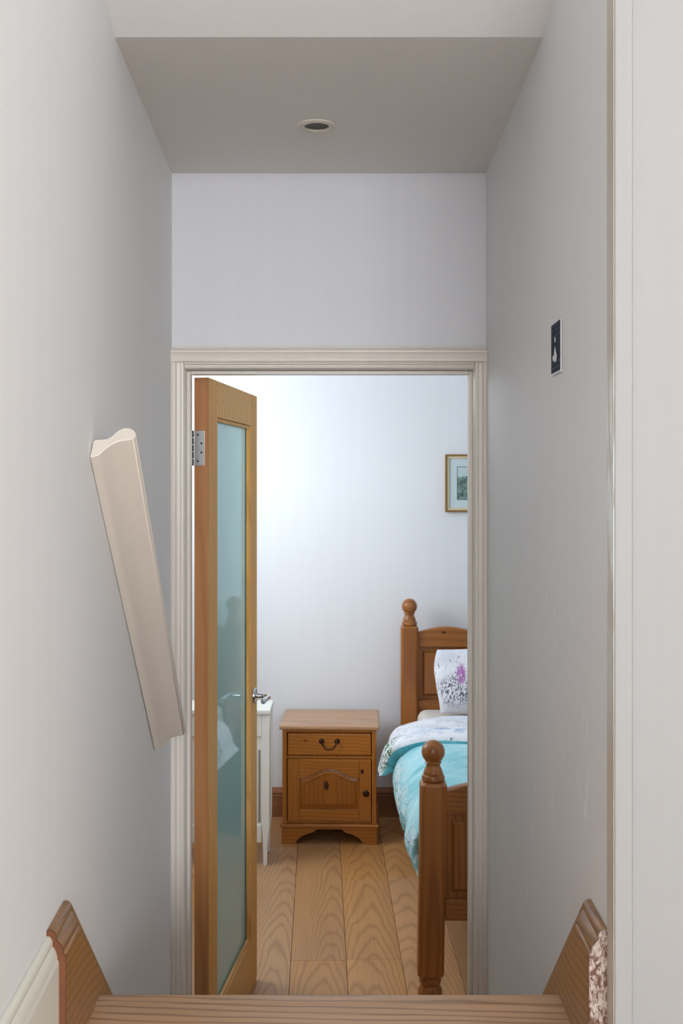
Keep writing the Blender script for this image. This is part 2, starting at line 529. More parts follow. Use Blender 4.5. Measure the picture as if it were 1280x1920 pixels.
# landing beyond the camera, with a rear window and an added side opening for the fill
bm = bmesh.new()
box(bm, 1.6, 1.7, -3.5, 0.15, LAND, 3.3); box(bm, 1.6, 1.7, 1.10, 1.57, LAND, 3.3)
box(bm, 1.6, 1.7, 0.15, 1.10, LAND, 1.65); box(bm, 1.6, 1.7, 0.15, 1.10, 2.75, 3.3)
structure('wall_landing_right', bm, M['wall'])
bm = bmesh.new()
box(bm, xl(-3.5) - 0.1, -0.15, -3.6, -3.5, LAND, 3.3); box(bm, 1.50, 1.7, -3.6, -3.5, LAND, 3.3)
box(bm, -0.15, 1.50, -3.6, -3.5, LAND, 1.60); box(bm, -0.15, 1.50, -3.6, -3.5, 2.70, 3.3)
structure('wall_landing_rear', bm, M['wall'])
structure('floor_landing', bx(xl(-2), 1.6, -3.5, 1.44, LAND - 0.1, LAND - 0.001), M['tread'])

# doorway wall: two cheeks and the header over the door
OX0, OX1, OZ = -0.410, 0.347, 1.963
bm = bmesh.new()
box(bm, -1.3, OX0 - 0.02, YD, YD + 0.1, 0, 2.6)
box(bm, OX1 + 0.02, 2.1, YD, YD + 0.1, 0, 2.6)
box(bm, OX0 - 0.02, OX1 + 0.02, YD, YD + 0.1, OZ + 0.02, 2.6)
structure('wall_back', bm, M['header'])

# flat ceiling over the stairs, then the slope that climbs over the landing
structure('ceiling', pr([(xl(1.98), 1.98), (xr(1.98), 1.98), (xr(YD), YD), (xl(YD), YD)], ZC, ZC + 0.08, 'XY'), M['ceiling'])
bm = bmesh.new()
prism(bm, [(1.98, ZC), (1.98, ZC + 0.08), (0.0, ZC + 0.72), (-3.6, ZC + 0.72), (-3.6, ZC + 0.64), (0.0, ZC + 0.64)], xl(1.98) - 0.09, 1.7, 'YZ')
structure('ceiling_landing', bm, M['wall'])

# ------------------------------------------------------------------ bedroom shell
bm = bmesh.new()                     # left wall with the window opening
box(bm, -1.3, -1.2, YD + 0.1, 3.72, 0, 2.6); box(bm, -1.3, -1.2, 4.98, YB, 0, 2.6)
box(bm, -1.3, -1.2, 3.72, 4.98, 0, 1.35); box(bm, -1.3, -1.2, 3.72, 4.98, 2.50, 2.6)
structure('wall_bedroom_left', bm, M['bedroom'])
structure('wall_bedroom_back', bx(-1.3, 2.1, YB, YB + 0.1, 0, 2.6), M['bedroom'])
structure('wall_bedroom_right', bx(2.0, 2.1, YD + 0.1, YB, 0, 2.6), M['bedroom'])
structure('ceiling_bedroom', bx(-1.3, 2.1, YD + 0.1, YB + 0.1, 2.6, 2.68), M['bedroom'])

def window(name, build):
    bm = bmesh.new()
    build(bm)
    return structure(name, bm, M['white_furniture'], bevel=0.003)
def w1(bm):
    for y0, y1 in ((3.72, 3.77), (4.325, 4.375), (4.93, 4.98)): box(bm, -1.285, -1.225, y0, y1, 1.35, 2.50)
    for z0, z1 in ((1.35, 1.40), (2.45, 2.50)):
        for y0, y1 in ((3.77, 4.325), (4.375, 4.93)): box(bm, -1.28, -1.23, y0, y1, z0, z1)
window('window_1', w1)

# skirting on the far bedroom wall
SK = [(0.0, 0.0), (-0.018, 0.0), (-0.018, 0.105), (-0.015, 0.112), (-0.017, 0.118), (-0.012, 0.128), (-0.006, 0.140), (0.0, 0.143)]
structure('baseboard_bedroom', pr([(YB + a, b) for a, b in SK], -1.2, 2.0, 'YZ'), M['baseboard_wood'])

# ------------------------------------------------------------------ oak floor, board by board
floor = structure('floor', bx(-1.3, 2.1, 2.40, YB + 0.1, -0.06, -0.016), M['string'])
def plank(x0, x1, y0, y1):
    e = 0.0006
    sk = lambda y: -0.02 * (y - 3.585)
    pts = [(x0 + e + sk(y0), y0 + e), (x1 - e + sk(y0), y0 + e), (x1 - e + sk(y1), y1 - e), (x0 + e + sk(y1), y1 - e)]
    cx, cy = (x0 + x1) / 2, (y0 + y1) / 2
    o = obj('plank', pr([(p[0] - cx, p[1] - cy) for p in pts], -0.015, 0.0, 'XY'), M['oak_floor'], floor, bevel=0.0012, segs=1)
    o.location = (cx, cy, 0)
W = 0.193
joints = {-1: [3.79], 0: [3.80, 4.55], 1: [4.58], -2: [3.35, 4.95], 2: [3.3, 4.75], -3: [4.2]}
for k in range(-6, 10):
    x0, x1 = 0.021 + (k - 0) * W, 0.021 + (k + 1) * W
    if x0 < -1.2 or x1 > 1.95: continue
    inside = x0 > -0.43 and x1 < 0.36
    ys = [2.44 if inside else 2.98] + joints.get(k, [3.3 + (k * 0.77) % 1.1, 4.6 + (k * 0.37) % 0.5]) + [YB - 0.001]
    for a, b in zip(ys, ys[1:]): plank(x0, x1, a, b)
    if not inside and x1 > -0.43 and x0 < 0.345: plank(max(x0, -0.453), min(x1, 0.350), 2.44, 2.98)   # ripped boards along the stair walls

# ------------------------------------------------------------------ stairs
st = thing('staircase', 'short flight of oak stairs going down from the landing to the bedroom door', 'stairs', (0, 1.70, 0))
RISE = LAND / 4
def rounded_tread(y0, y1, z, t, r=0.012):
    arc = [(y1 - r + r * math.sin(a), z - r + r * math.cos(a)) for a in [PI / 2 * i / 5 for i in range(6)]]
    arc2 = [(y1 - r + r * math.cos(a), z - t + r - r * math.sin(a)) for a in [PI / 2 * i / 5 for i in range(6)]]
    return [(y0, z - t), (y0, z)] + arc + arc2
def tread_x(y): return xl(y) + 0.026, xr(y) - 0.023
nose = [1.70, 1.95, 2.20, 2.45]
for k, yn in enumerate(nose):
    z = LAND - RISE * k
    a, b = tread_x(yn)
    if k == 0:
        obj('tread', pr([(y - 1.70, zz) for y, zz in rounded_tread(1.44, 1.6625, z, 0.03, 0.0015)], a + 0.001, b, 'YZ'), M['tread'], st)
        obj('nosing', pr([(y - 1.70, zz) for y, zz in rounded_tread(1.6635, 1.70, z, 0.034)], a, b, 'YZ'), M['tread'], st, smooth=True)
    else:
        obj('tread', pr([(y - 1.70, zz) for y, zz in rounded_tread(nose[k - 1] - 0.038, yn, z, 0.03)], a, b, 'YZ'), M['tread'], st, smooth=True)
    obj('riser', bx(a, b, yn - 0.038 - 1.70, yn - 0.02 - 1.70, z - RISE + (0.0 if k < 3 else 0.001), z - 0.031), M['tread'], st)

# moulded boards along the walls: level on the landing, then down with the stairs
SEC = [(0.0, 0.0), (0.005, 0.0), (0.009, 0.002), (0.012, 0.006), (0.0125, 0.010), (0.0115, 0.013), (0.0145, 0.015), (0.019, 0.020),
       (0.0215, 0.026), (0.022, 0.031), (0.0245, 0.033), (0.025, 0.036), (0.025, 0.22), (0.0, 0.22)]
SLOPE = math.radians(40.5)
def string_board(side, y0, ypk, ytop, yend, mat, name, level=1.073, k=1.0):
    wx = (lambda y: xl(y) + 0.0005) if side < 0 else (lambda y: xr(y) - 0.0005)
    nodes = []
    ev = Vector((0, -1))
    dn = Vector((-math.sin(SLOPE), -math.cos(SLOPE)))
    nodes.append((Vector((y0, level)), ev))
    if yend > ypk:
        bis = (ev + dn).normalized() / math.cos(SLOPE / 2)
        nodes.append((Vector((ypk, level)), bis))
        nodes.append((Vector((yend, level - (yend - ypk) * math.tan(SLOPE))), dn))
    else:
        nodes.append((Vector((ypk, level)), ev))
    loops = []
    for p, d in nodes:
        L = []
        for u, v in SEC:
            q = p + d * v
            L.append((wx(q.x) - side * u * k, q.x, max(q.y, 0.0)))
        loops.append(L)
    return prop(obj(name, loft(bmesh.new(), loops), mat, smooth=True), kind='structure')
bl_ = string_board(-1, 1.452, 1.553, 0, 2.44, M['string'], 'baseboard_left')
br_ = string_board(1, 1.472, 1.576, 0, 2.44, M['string'], 'baseboard_right', 1.066)
string_board(-1, -1.95, 1.447, 0, 0, M['skirt_white'], 'baseboard_landing', 1.066, 0.66)
# raw cut ends
def cut_end(side, y, level, parent, mat):
    wx = xl(y) if side < 0 else xr(y)
    pts = [(wx - side * (u + (0.0006 if 0 < u else 0.0006)), level - v) for u, v in SEC]
    bm = pr(pts, y - 0.004, y - 0.0005, 'XZ')
    return obj('cut_end', bm, mat, parent)
cut_end(1, 1.471, 1.066, br_, M['flaky'])['label'] = 'ragged cut end with flaking pale paint'
cut_end(-1, 1.4515, 1.073, bl_, M['end_grain'])['label'] = 'raw brown cut end'

# ------------------------------------------------------------------ trim
CASE = [(0.0, 0.0), (0.0, 0.022), (0.006, 0.025), (0.012, 0.024), (0.016, 0.017), (0.024, 0.016), (0.028, 0.019), (0.033, 0.018), (0.037, 0.012), (0.037, 0.0)]
trim = bpy.data.objects.new('trim_1', None)
COL.objects.link(trim)
trim.location = (0, YD, 0)
prop(trim, kind='structure')
def casing(x_in, sgn, zt):
    pts = [(x_in + sgn * (0.037 - a), -b) for a, b in CASE]
    return obj('casing', pr(pts, 0, zt, 'XY'), M['trim'], trim, smooth=True)
casing(OX0 + 0.001, -1, OZ + 0.018)
casing(OX1 - 0.001, 1, OZ + 0.018)
obj('head_casing', pr([(-b, OZ + 0.0005 + 0.018 * (1 - a / 0.037)) for a, b in CASE], OX0, OX1, 'YZ'), M['trim'], trim, smooth=True)
CAP = [(0, 1.981), (-0.028, 1.981), (-0.030, 1.984), (-0.030, 1.990), (-0.027, 1.994), (-0.029, 2.000), (-0.034, 2.006), (-0.034, 2.010), (-0.026, 2.011), (-0.014, 2.018), (-0.012, 2.022), (0, 2.022)]
obj('head_moulding', pr(CAP, xl(YD) + 0.001, xr(YD) - 0.001, 'YZ'), M['trim'], trim, smooth=True)
# lining boards and door stops inside the opening
for xa, xb, sx in ((OX0 - 0.02, OX0 + 0.0005, 1), (OX1 - 0.0005, OX1 + 0.02, -1)):
    obj('jamb', bx(xa, xb, 0.0, 0.1, 0, OZ + 0.001), M['trim'], trim)
obj('door_stop', bx(OX0 + 0.0006, OX0 + 0.010, 0.020, 0.055, 0, OZ - 0.001), M['trim'], trim, bevel=0.001)
obj('door_stop', bx(OX1 - 0.010, OX1 - 0.0006, 0.020, 0.055, 0, OZ - 0.001), M['trim'], trim, bevel=0.001)
obj('door_stop', bx(OX0 + 0.0105, OX1 - 0.0105, 0.020, 0.055, OZ - 0.010, OZ - 0.001), M['trim'], trim, bevel=0.001)
obj('head_lining', bx(OX0 + 0.001, OX1 - 0.001, 0.0, 0.1, OZ, OZ + 0.02), M['trim'], trim)

# upright casing at the outer corner of the right wall
x0 = xr(1.47)
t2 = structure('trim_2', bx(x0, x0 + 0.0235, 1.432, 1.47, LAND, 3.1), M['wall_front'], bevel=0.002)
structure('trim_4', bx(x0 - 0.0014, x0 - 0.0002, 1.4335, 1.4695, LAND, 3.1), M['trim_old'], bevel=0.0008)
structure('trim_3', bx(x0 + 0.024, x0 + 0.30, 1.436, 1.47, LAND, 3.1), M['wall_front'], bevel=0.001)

# ------------------------------------------------------------------ door leaf, standing open into the bedroom
hx, hy = -0.402, 2.972
ang = -math.radians(6.65)
door = bpy.data.objects.new('door_1', None)
COL.objects.link(door)
door.location = (hx, hy, 0.0)
door.rotation_euler = (0, 0, ang)
prop(door, kind='structure')
T, WD, HD = 0.040, 0.684, 1.953      # leaf: x is thickness (0..T), y from hinge to lock
def leaf(name, y0, y1, z0, z1, mat, x0=0.0, x1=T, bev=0.0015):
    return obj(name, bx(x0, x1, y0, y1, z0, z1), mat, door, bevel=bev)
hs = leaf('stile', 0.0035, 0.106, 0.006, HD, M['door_oak'])
obj('stile_edge', bx(0.0003, T - 0.0003, 0.0, 0.0034, 0.0065, HD - 0.0005), M['door_edge'], hs)['label'] = 'reddish brown hinge edge of the stile'
ls = leaf('stile', WD - 0.104, WD, 0.006, HD, M['door_oak'])
tr_ = leaf('rail', 0.1063, WD - 0.1043, HD - 0.103, HD, M['door_rail_oak'])
br2 = leaf('rail', 0.1063, WD - 0.1043, 0.006, 0.172, M['door_rail_oak'])
leaf('glass_pane', 0.1065, WD - 0.1045, 0.1725, HD - 0.1035, M['glass'], 0.016, 0.024, 0)
for xa, xb in ((0.026, 0.036), (0.004, 0.014)):
    leaf('bead', 0.1065, 0.117, 0.1725, HD - 0.1035, M['door_oak'], xa, xb, 0.003)
    leaf('bead', WD - 0.115, WD - 0.1045, 0.1725, HD - 0.1035, M['door_oak'], xa, xb, 0.003)
    leaf('bead', 0.1175, WD - 0.1155, HD - 0.114, HD - 0.1035, M['door_rail_oak'], xa, xb, 0.003)
    leaf('bead', 0.1175, WD - 0.1155, 0.1725, 0.183, M['door_rail_oak'], xa, xb, 0.003)
# hinge: leaf let into the edge, five knuckles on the pin
hinge = obj('hinge', bx(0.0005, 0.0295, -0.0022, -0.0002, 1.712, 1.808), M['steel'], door, bevel=0.0008)
for k in range(5):
    z0 = 1.712 + k * 0.0192
    obj('knuckle', lathe(bmesh.new(), [(0.0036, z0 + 0.0005), (0.0040, z0 + 0.001), (0.0040, z0 + 0.0182), (0.0036, z0 + 0.0187)], 14, Matrix.Translation((-0.0036, -0.0045, 0))), M['dark_metal'], hinge, smooth=True)
for sx_, sz_ in ((0.0105, 1.796), (0.0205, 1.773), (0.0205, 1.748), (0.0105, 1.724)):
    obj('screw', lathe(bmesh.new(), [(0.0, 0.0011), (0.0018, 0.0009), (0.0031, 0.0002), (0.0031, -0.0004)], 14,
        Matrix.Translation((sx_, -0.0022, sz_)) @ Matrix.Rotation(PI / 2, 4, 'X')), M['dark_metal'], hinge, smooth=True)
# lever handles on round roses, both faces
for s, xf in ((1, T), (-1, 0.0)):
    hz, hyy = 0.961, WD - 0.055
    out = Matrix.Translation((xf, hyy, hz)) @ Matrix.Rotation(s * PI / 2, 4, 'Y')
    h = obj('door_handle', lathe(bmesh.new(), [(0.026, 0.0), (0.026, 0.006), (0.024, 0.009), (0.012, 0.0105), (0.0, 0.0105)], 28, out), M['chrome'], door, smooth=True)
    lv = [(xf + s * 0.009, hyy, hz), (xf + s * 0.030, hyy, hz), (xf + s * 0.044, hyy - 0.003, hz), (xf + s * 0.052, hyy - 0.014, hz), (xf + s * 0.053, hyy - 0.045, hz + 0.002),
          (xf + s * 0.052, hyy - 0.085, hz + 0.003), (xf + s * 0.050, hyy - 0.108, hz + 0.001)]
    obj('lever', tube(bmesh.new(), spline(lv, 26), [0.0085] * 5 + [0.0075] * 14 + [0.0085] * 5 + [0.007, 0.004]), M['chrome'], h, smooth=True)

# ------------------------------------------------------------------ handrail on the left wall
RP = [(0.0, 0.0), (0.0, 0.036), (0.006, 0.0385), (0.014, 0.0385), (0.022, 0.040), (0.028, 0.045), (0.033, 0.053), (0.039, 0.060), (0.047, 0.0645), (0.055, 0.0640),
      (0.062, 0.060), (0.067, 0.053), (0.068, 0.046), (0.064, 0.0395), (0.056, 0.037), (0.047, 0.0362), (0.038, 0.0328), (0.030, 0.0265), (0.023, 0.0185), (0.0165, 0.0095), (0.0125, 0.004), (0.010, 0.003), (0.002, 0.0)]
A, B = Vector((0, 1.745, EYE + 0.040)), Vector((0, 2.515, EYE - 0.622))
d = (B - A).normalized()
nrm = Vector((0, -d.z, d.y))         # square to the rail, in the plane of the wall
loops = []
for p in (A, B):
    loops.append([(xl(p.y) + 0.001 + u, (p + nrm * (v - 0.004)).y, (p + nrm * (v - 0.004)).z) for u, v in RP])
prop(obj('handrail', loft(bmesh.new(), loops), M['rail'], smooth=True, bevel=0.0012, segs=1),
     'short cream painted moulded handrail sloping down the left wall', 'handrail')

# ------------------------------------------------------------------ recessed downlight in the stair ceiling
dl = thing('downlight', 'small round recessed downlight, unlit, in the ceiling above the stairs', 'light', (-0.056, 2.473, ZC))
obj('trim_ring', lathe(bmesh.new(), [(0.0275, 0.012), (0.0275, -0.001), (0.029, -0.004), (0.034, -0.0055), (0.036, -0.0035), (0.038, -0.0050), (0.0435, -0.003), (0.0445, 0.0), (0.0445, 0.012)], 40), M['cream_ring'], dl, smooth=True)
obj('lamp_well', lathe(bmesh.new(), [(0.0272, -0.0008), (0.0272, 0.020), (0.0, 0.020)], 36), M['lamp_dark'], dl, smooth=True)
obj('lamp_face', lathe(bmesh.new(), [(0.0, 0.0045), (0.012, 0.0050), (0.022, 0.0070), (0.0235, 0.016), (0.0, 0.017)], 36), M['lamp_face'], dl, smooth=True)

# ------------------------------------------------------------------ little navy notice on the right wall
yc, zc = 1.838, EYE + 0.224
card = thing('wall_sign', 'small navy card with a white pointed symbol stuck on the right wall', 'sign', (xr(yc), yc, zc), math.atan(-0.0145))
obj('backing_card', bx(-0.0030, -0.0005, -0.0415, 0.0415, -0.0450, 0.0425), M['card_white'], card, bevel=0.0005)
obj('printed_face', bx(-0.0038, -0.0031, -0.0395, 0.0395, -0.0410, 0.0415), M['navy'], card)
def plate(pts):
    return pr(pts, -0.0043, -0.0039, 'YZ')
def disc(cy, cz, r, n=16): return [(cy + r * math.cos(2 * PI * i / n), cz + r * math.sin(2 * PI * i / n)) for i in range(n)]
obj('symbol', plate([(0.003, 0.002), (-0.004, -0.007), (-0.012, -0.013), (-0.014, -0.018), (-0.008, -0.023), (0.002, -0.025), (0.010, -0.022), (0.014, -0.015), (0.010, -0.009)]), M['card_white'], card)
obj('symbol', plate(disc(0.002, 0.0135, 0.0045)), M['card_white'], card)
obj('symbol', plate(disc(0.019, -0.0165, 0.005)), M['card_white'], card)

# ------------------------------------------------------------------ framed print on the far bedroom wall
pic = thing('framed_picture', 'narrow gilt framed landscape print hanging above the bed', 'picture', (0.632, YB, 1.657))
fw, fh = 0.117, 0.143
def ring(w, h, t, y0, y1):
    bm = bmesh.new()
    box(bm, -w, w, y0, y1, h - t, h); box(bm, -w, w, y0, y1, -h, -h + t)
    box(bm, -w, -w + t, y0, y1, -h + t, h - t); box(bm, w - t, w, y0, y1, -h + t, h - t)
    return bm
obj('frame', ring(fw, fh, 0.008, -0.020, -0.001), M['gilt'], pic, bevel=0.001)
obj('slip', ring(fw - 0.0082, fh - 0.0082, 0.012, -0.015, -0.001), M['slip'], pic, bevel=0.001)
obj('mount', bx(-fw + 0.0203, fw - 0.0203, -0.010, -0.001, -fh + 0.0203, fh - 0.0203), M['mat'], pic)
obj('print', bx(-0.055, 0.055, -0.0115, -0.0101, -0.080, 0.080), M['landscape'], pic)
obj('print_border', ring(0.0575, 0.0825, 0.0022, -0.0117, -0.0101), M['dark_metal'], pic)

# ------------------------------------------------------------------ bedside cabinet
ns = thing('bedside_cabinet', 'honey pine bedside cabinet with one drawer and an arched panel door', 'bedside cabinet', (-0.056, 5.000, 0), math.radians(-1.6))
D = 0.355                            # depth; front face at local y = 0.012
hw = 0.216
obj('top', bx(-0.2295, 0.2295, -0.012, D, 0.5255, 0.5445), M['pine_top'], ns, bevel=0.006, segs=3)
bm = bmesh.new()
box(bm, -hw, -hw + 0.020, -0.003, D - 0.01, 0.092, 0.525)      # sides
box(bm, hw - 0.020, hw, -0.003, D - 0.01, 0.092, 0.525)
box(bm, -hw + 0.020, hw - 0.020, D - 0.02, D - 0.012, 0.092, 0.525)
box(bm, -hw + 0.020, hw - 0.020, 0.010, D - 0.021, 0.092, 0.102)
box(bm, -hw + 0.020, hw - 0.020, 0.008, D - 0.021, 0.390, 0.403)
box(bm, -hw + 0.020, hw - 0.020, 0.008, 0.05, 0.510, 0.525)
obj('carcass', bm, M['pine_v'], ns, bevel=0.002)
obj('base_moulding', bx(-0.2275, 0.2275, -0.010, D - 0.01, 0.0755, 0.0915), M['pine_h'], ns, bevel=0.005, segs=3)
# bracket feet: a shaped apron on the front, plain ones on the sides
def bracket(hw2):
    pts = [(-hw2, 0), (-hw2, 0.075), (hw2, 0.075), (hw2, 0), (hw2 - 0.064, 0)]
    cv = [(hw2 - 0.064, 0.0), (hw2 - 0.072, 0.016), (hw2 - 0.092, 0.034), (hw2 - 0.122, 0.047), (hw2 - 0.146, 0.054), (hw2 - 0.160, 0.068)]
    right = spline(cv, 16)[1:]
    return pts + right + [(-x, z) for x, z in right[::-1]] + [(-hw2 + 0.064, 0)]
obj('bracket_base', pr(bracket(0.2195), -0.004, 0.016), M['pine_h'], ns, bevel=0.0015)
obj('bracket_base', bx(-0.1995, 0.1995, D - 0.026, D - 0.012, 0.0, 0.075), M['pine_h'], ns)  # added unseen back board, shuts out light under the cabinet
for s in (-1, 1):
    obj('bracket_base', bx(min(s * 0.2195, s * 0.2), max(s * 0.2195, s * 0.2), 0.0165, D - 0.012, 0.0, 0.075), M['pine_h'], ns)
# drawer
dw = obj('drawer', bx(-0.1925, 0.1925, 0.004, 0.25, 0.406, 0.507), M['pine_drawer'], ns, bevel=0.005, segs=3)
for cx_ in (-0.036, 0.036):
    obj('rose', lathe(bmesh.new(), [(0.0125, 0.0), (0.0125, 0.002), (0.009, 0.006), (0.0055, 0.010), (0.006, 0.014), (0.0045, 0.018), (0.0, 0.019)], 20,
        Matrix.Translation((cx_, 0.004, 0.4715)) @ Matrix.Rotation(PI / 2, 4, 'X')), M['bronze'], dw, smooth=True)
bail = [(-0.036, -0.010, 0.4715), (-0.034, -0.014, 0.464), (-0.027, -0.016, 0.456), (-0.024, -0.016, 0.448), (-0.014, -0.016, 0.440), (0.0, -0.016, 0.438),
        (0.014, -0.016, 0.440), (0.024, -0.016, 0.448), (0.027, -0.016, 0.456), (0.034, -0.014, 0.464), (0.036, -0.010, 0.4715)]
obj('bail_handle', tube(bmesh.new(), spline(bail, 40), 0.0033, 10), M['bronze'], dw, smooth=True)
# door with an arched top rail and a fielded panel
def arch(x, x_half, z_side, z_mid):
    t = min(abs(x) / x_half, 1.0)
    return z_mid - (z_mid - z_side) * (0.5 - 0.5 * math.cos(PI * min(t * 1.02, 1.0)))
dr = thing('door', None, None, (0, 0, 0))
dr.parent = ns
Zb, Zt = 0.104, 0.388
obj('stile', bx(-0.1925, -0.140, 0.004, 0.022, Zb, Zt), M['pine_v'], dr, bevel=0.0015)
obj('stile', bx(0.139, 0.1925, 0.004, 0.022, Zb, Zt), M['pine_stile'], dr, bevel=0.0015)
obj('rail', bx(-0.1397, 0.1387, 0.004, 0.022, Zb, 0.157), M['pine_h'], dr, bevel=0.0015)
xs = [-0.1397 + 0.2784 * i / 28 for i in range(29)]
obj('rail', pr([(x, arch(x, 0.139, 0.300, 0.344)) for x in xs] + [(0.1387, Zt), (-0.1397, Zt)], 0.004, 0.022), M['pine_h'], dr, bevel=0.0025, segs=2)
def panel_loop(inset, y):
    xs2 = [(-0.1397 + inset) + (0.2784 - 2 * inset) * i / 28 for i in range(29)]
    return [(x, y, arch(x, 0.139 - inset, 0.300, 0.344) - inset * 0.95) for x in xs2] + [(0.1387 - inset, y, 0.157 + inset), (-0.1397 + inset, y, 0.157 + inset)]
obj('panel', loft(bmesh.new(), [panel_loop(-0.003, 0.024), panel_loop(-0.003, 0.016), panel_loop(0.004, 0.016), panel_loop(0.022, 0.0085), panel_loop(0.024, 0.0065)]), M['pine_panel'], dr, smooth=True)
# arched bead over the panel
bead = [(x, 0.0085, arch(x, 0.139, 0.300, 0.344) - 0.019) for x in [-0.118 + 0.236 * i / 30 for i in range(31)]]
obj('arched_bead', tube(bmesh.new(), bead, [0.001] + [0.0045] * 29 + [0.001], 8), M['pine_h'], dr, smooth=True)
obj('knob', lathe(bmesh.new(), [(0.0105, 0.0), (0.0105, 0.003), (0.006, 0.006), (0.006, 0.010), (0.0135, 0.015), (0.0150, 0.020), (0.011, 0.026), (0.0, 0.028)], 24,
    Matrix.Translation((0.1685, 0.004, 0.237)) @ Matrix.Rotation(PI / 2, 4, 'X')), M['bronze'], dr, smooth=True)

# ------------------------------------------------------------------ white cabinet half hidden behind the door
wc = thing('side_cabinet', 'white side cabinet on slim legs half hidden behind the open door', 'cabinet', (-0.55, 4.72, 0))
X0, X1 = -0.22, 0.241
obj('top', bx(X0 - 0.004, X1 + 0.003, -0.008, 0.20, 0.655, 0.678), M['white_furniture'], wc, bevel=0.006, segs=3)
def side_leg(sgn, xc, y0, y1):
    """slim foot that swells into the upright above"""
    def L(a, b, z):
        p, q = xc + sgn * a, xc + sgn * b
        return [(p, y0, z), (q, y0, z), (q, y1, z), (p, y1, z)]
    return loft(bmesh.new(), [L(-0.030, -0.0135, 0.0), L(-0.032, -0.0115, 0.095), L(-0.034, -0.008, 0.13), L(-0.037, -0.004, 0.17), L(-0.037, -0.003, 0.58), L(-0.037, 0.0, 0.6545)])
for sgn, xc in ((-1, X0), (1, X1)):
    for y0_, y1_ in ((0.0, 0.018), (0.174, 0.192)):
        obj('leg', side_leg(sgn, xc, y0_, y1_), M['white_furniture'], wc, bevel=0.0015)
obj('rail', bx(X0 + 0.0375, X1 - 0.0375, 0.001, 0.017, 0.560, 0.6545), M['white_furniture'], wc, bevel=0.0015)
obj('rail', bx(X0 + 0.0375, X1 - 0.0375, 0.001, 0.017, 0.098, 0.175), M['white_furniture'], wc, bevel=0.004)
obj('panel', bx(X0 + 0.0375, X1 - 0.0375, 0.009, 0.016, 0.1755, 0.5595), M['white_furniture'], wc)
obj('groove', bx(X1 - 0.053, X1 - 0.042, 0.0075, 0.0088, 0.185, 0.50), M['grey_groove'], wc)  # flat strip on the panel, painted as a groove's shade
obj('body', bx(X0 + 0.010, X1 - 0.010, 0.0185, 0.1735, 0.185, 0.6545), M['white_furniture'], wc)

# ------------------------------------------------------------------ bed
BX, BY, BR = 0.290, 3.50, -math.atan2(0.040, 1.79)
bed = thing('bed', 'pine bed with ball topped posts and panelled head and foot boards', 'bed', (BX, BY, 0), BR)
BW, BL = 1.02, 1.79
def ball_post(x, y, zt, k=1.0, lean=0.0):
    """square post with softened corners, turned foot, turned ball on top"""
    bm = bmesh.new()
    h = 0.0425
    c = 0.012
    sq = [(-h + c, -h), (h - c, -h), (h, -h + c), (h, h - c), (h - c, h), (-h + c, h), (-h, h - c), (-h, -h + c)]
    def L(s, z): return [(x + a * s + lean * z, y + b * s, z) for a, b in sq]
    loft(bm, [L(0.86, 0.084), L(0.985, 0.092), L(1, 0.098), L(1, zt - 0.010), L(0.94, zt - 0.004), L(0.78, zt)])
    post = obj('post', bm, M['bed_v'], bed, bevel=0.003)
    f = [(0.030, 0.0), (0.037, 0.008), (0.040, 0.024), (0.037, 0.040), (0.031, 0.050), (0.029, 0.054), (0.033, 0.058), (0.036, 0.064), (0.036, 0.070), (0.033, 0.074), (0.033, 0.0845)]
    obj('foot', lathe(bmesh.new(), f, 36, Matrix.Translation((x + lean * 0.05, y, 0))), M['bed_v'], post, smooth=True)
    R = 0.0375
    prof = [(0.030, 0.0), (0.036, 0.004), (0.0375, 0.012), (0.0355, 0.019), (0.031, 0.022), (0.032, 0.026), (0.0285, 0.036), (0.0235, 0.047), (0.0215, 0.053), (0.0225, 0.056), (0.026, 0.058), (0.027, 0.061), (0.025, 0.064)]
    cz = 0.064 + math.sqrt(R * R - 0.023 ** 2)
    a0 = math.asin(0.023 / R)
    prof += [(R * math.sin(a), cz - R * math.cos(a)) for a in [a0 + (PI - a0) * i / 20 for i in range(1, 20)]] + [(0.0, cz + R)]
    obj('finial', lathe(bmesh.new(), prof, 40, Matrix.Translation((x + lean * zt, y, zt - 0.0005))), M['bed_v'], post, smooth=True)
LEAN = 0.016
ball_post(-LEAN * 0.4, 0.0, 0.706, lean=LEAN)
ball_post(BW, 0.0, 0.706)
ball_post(0.0, BL, 0.966)
ball_post(BW, BL, 0.966)
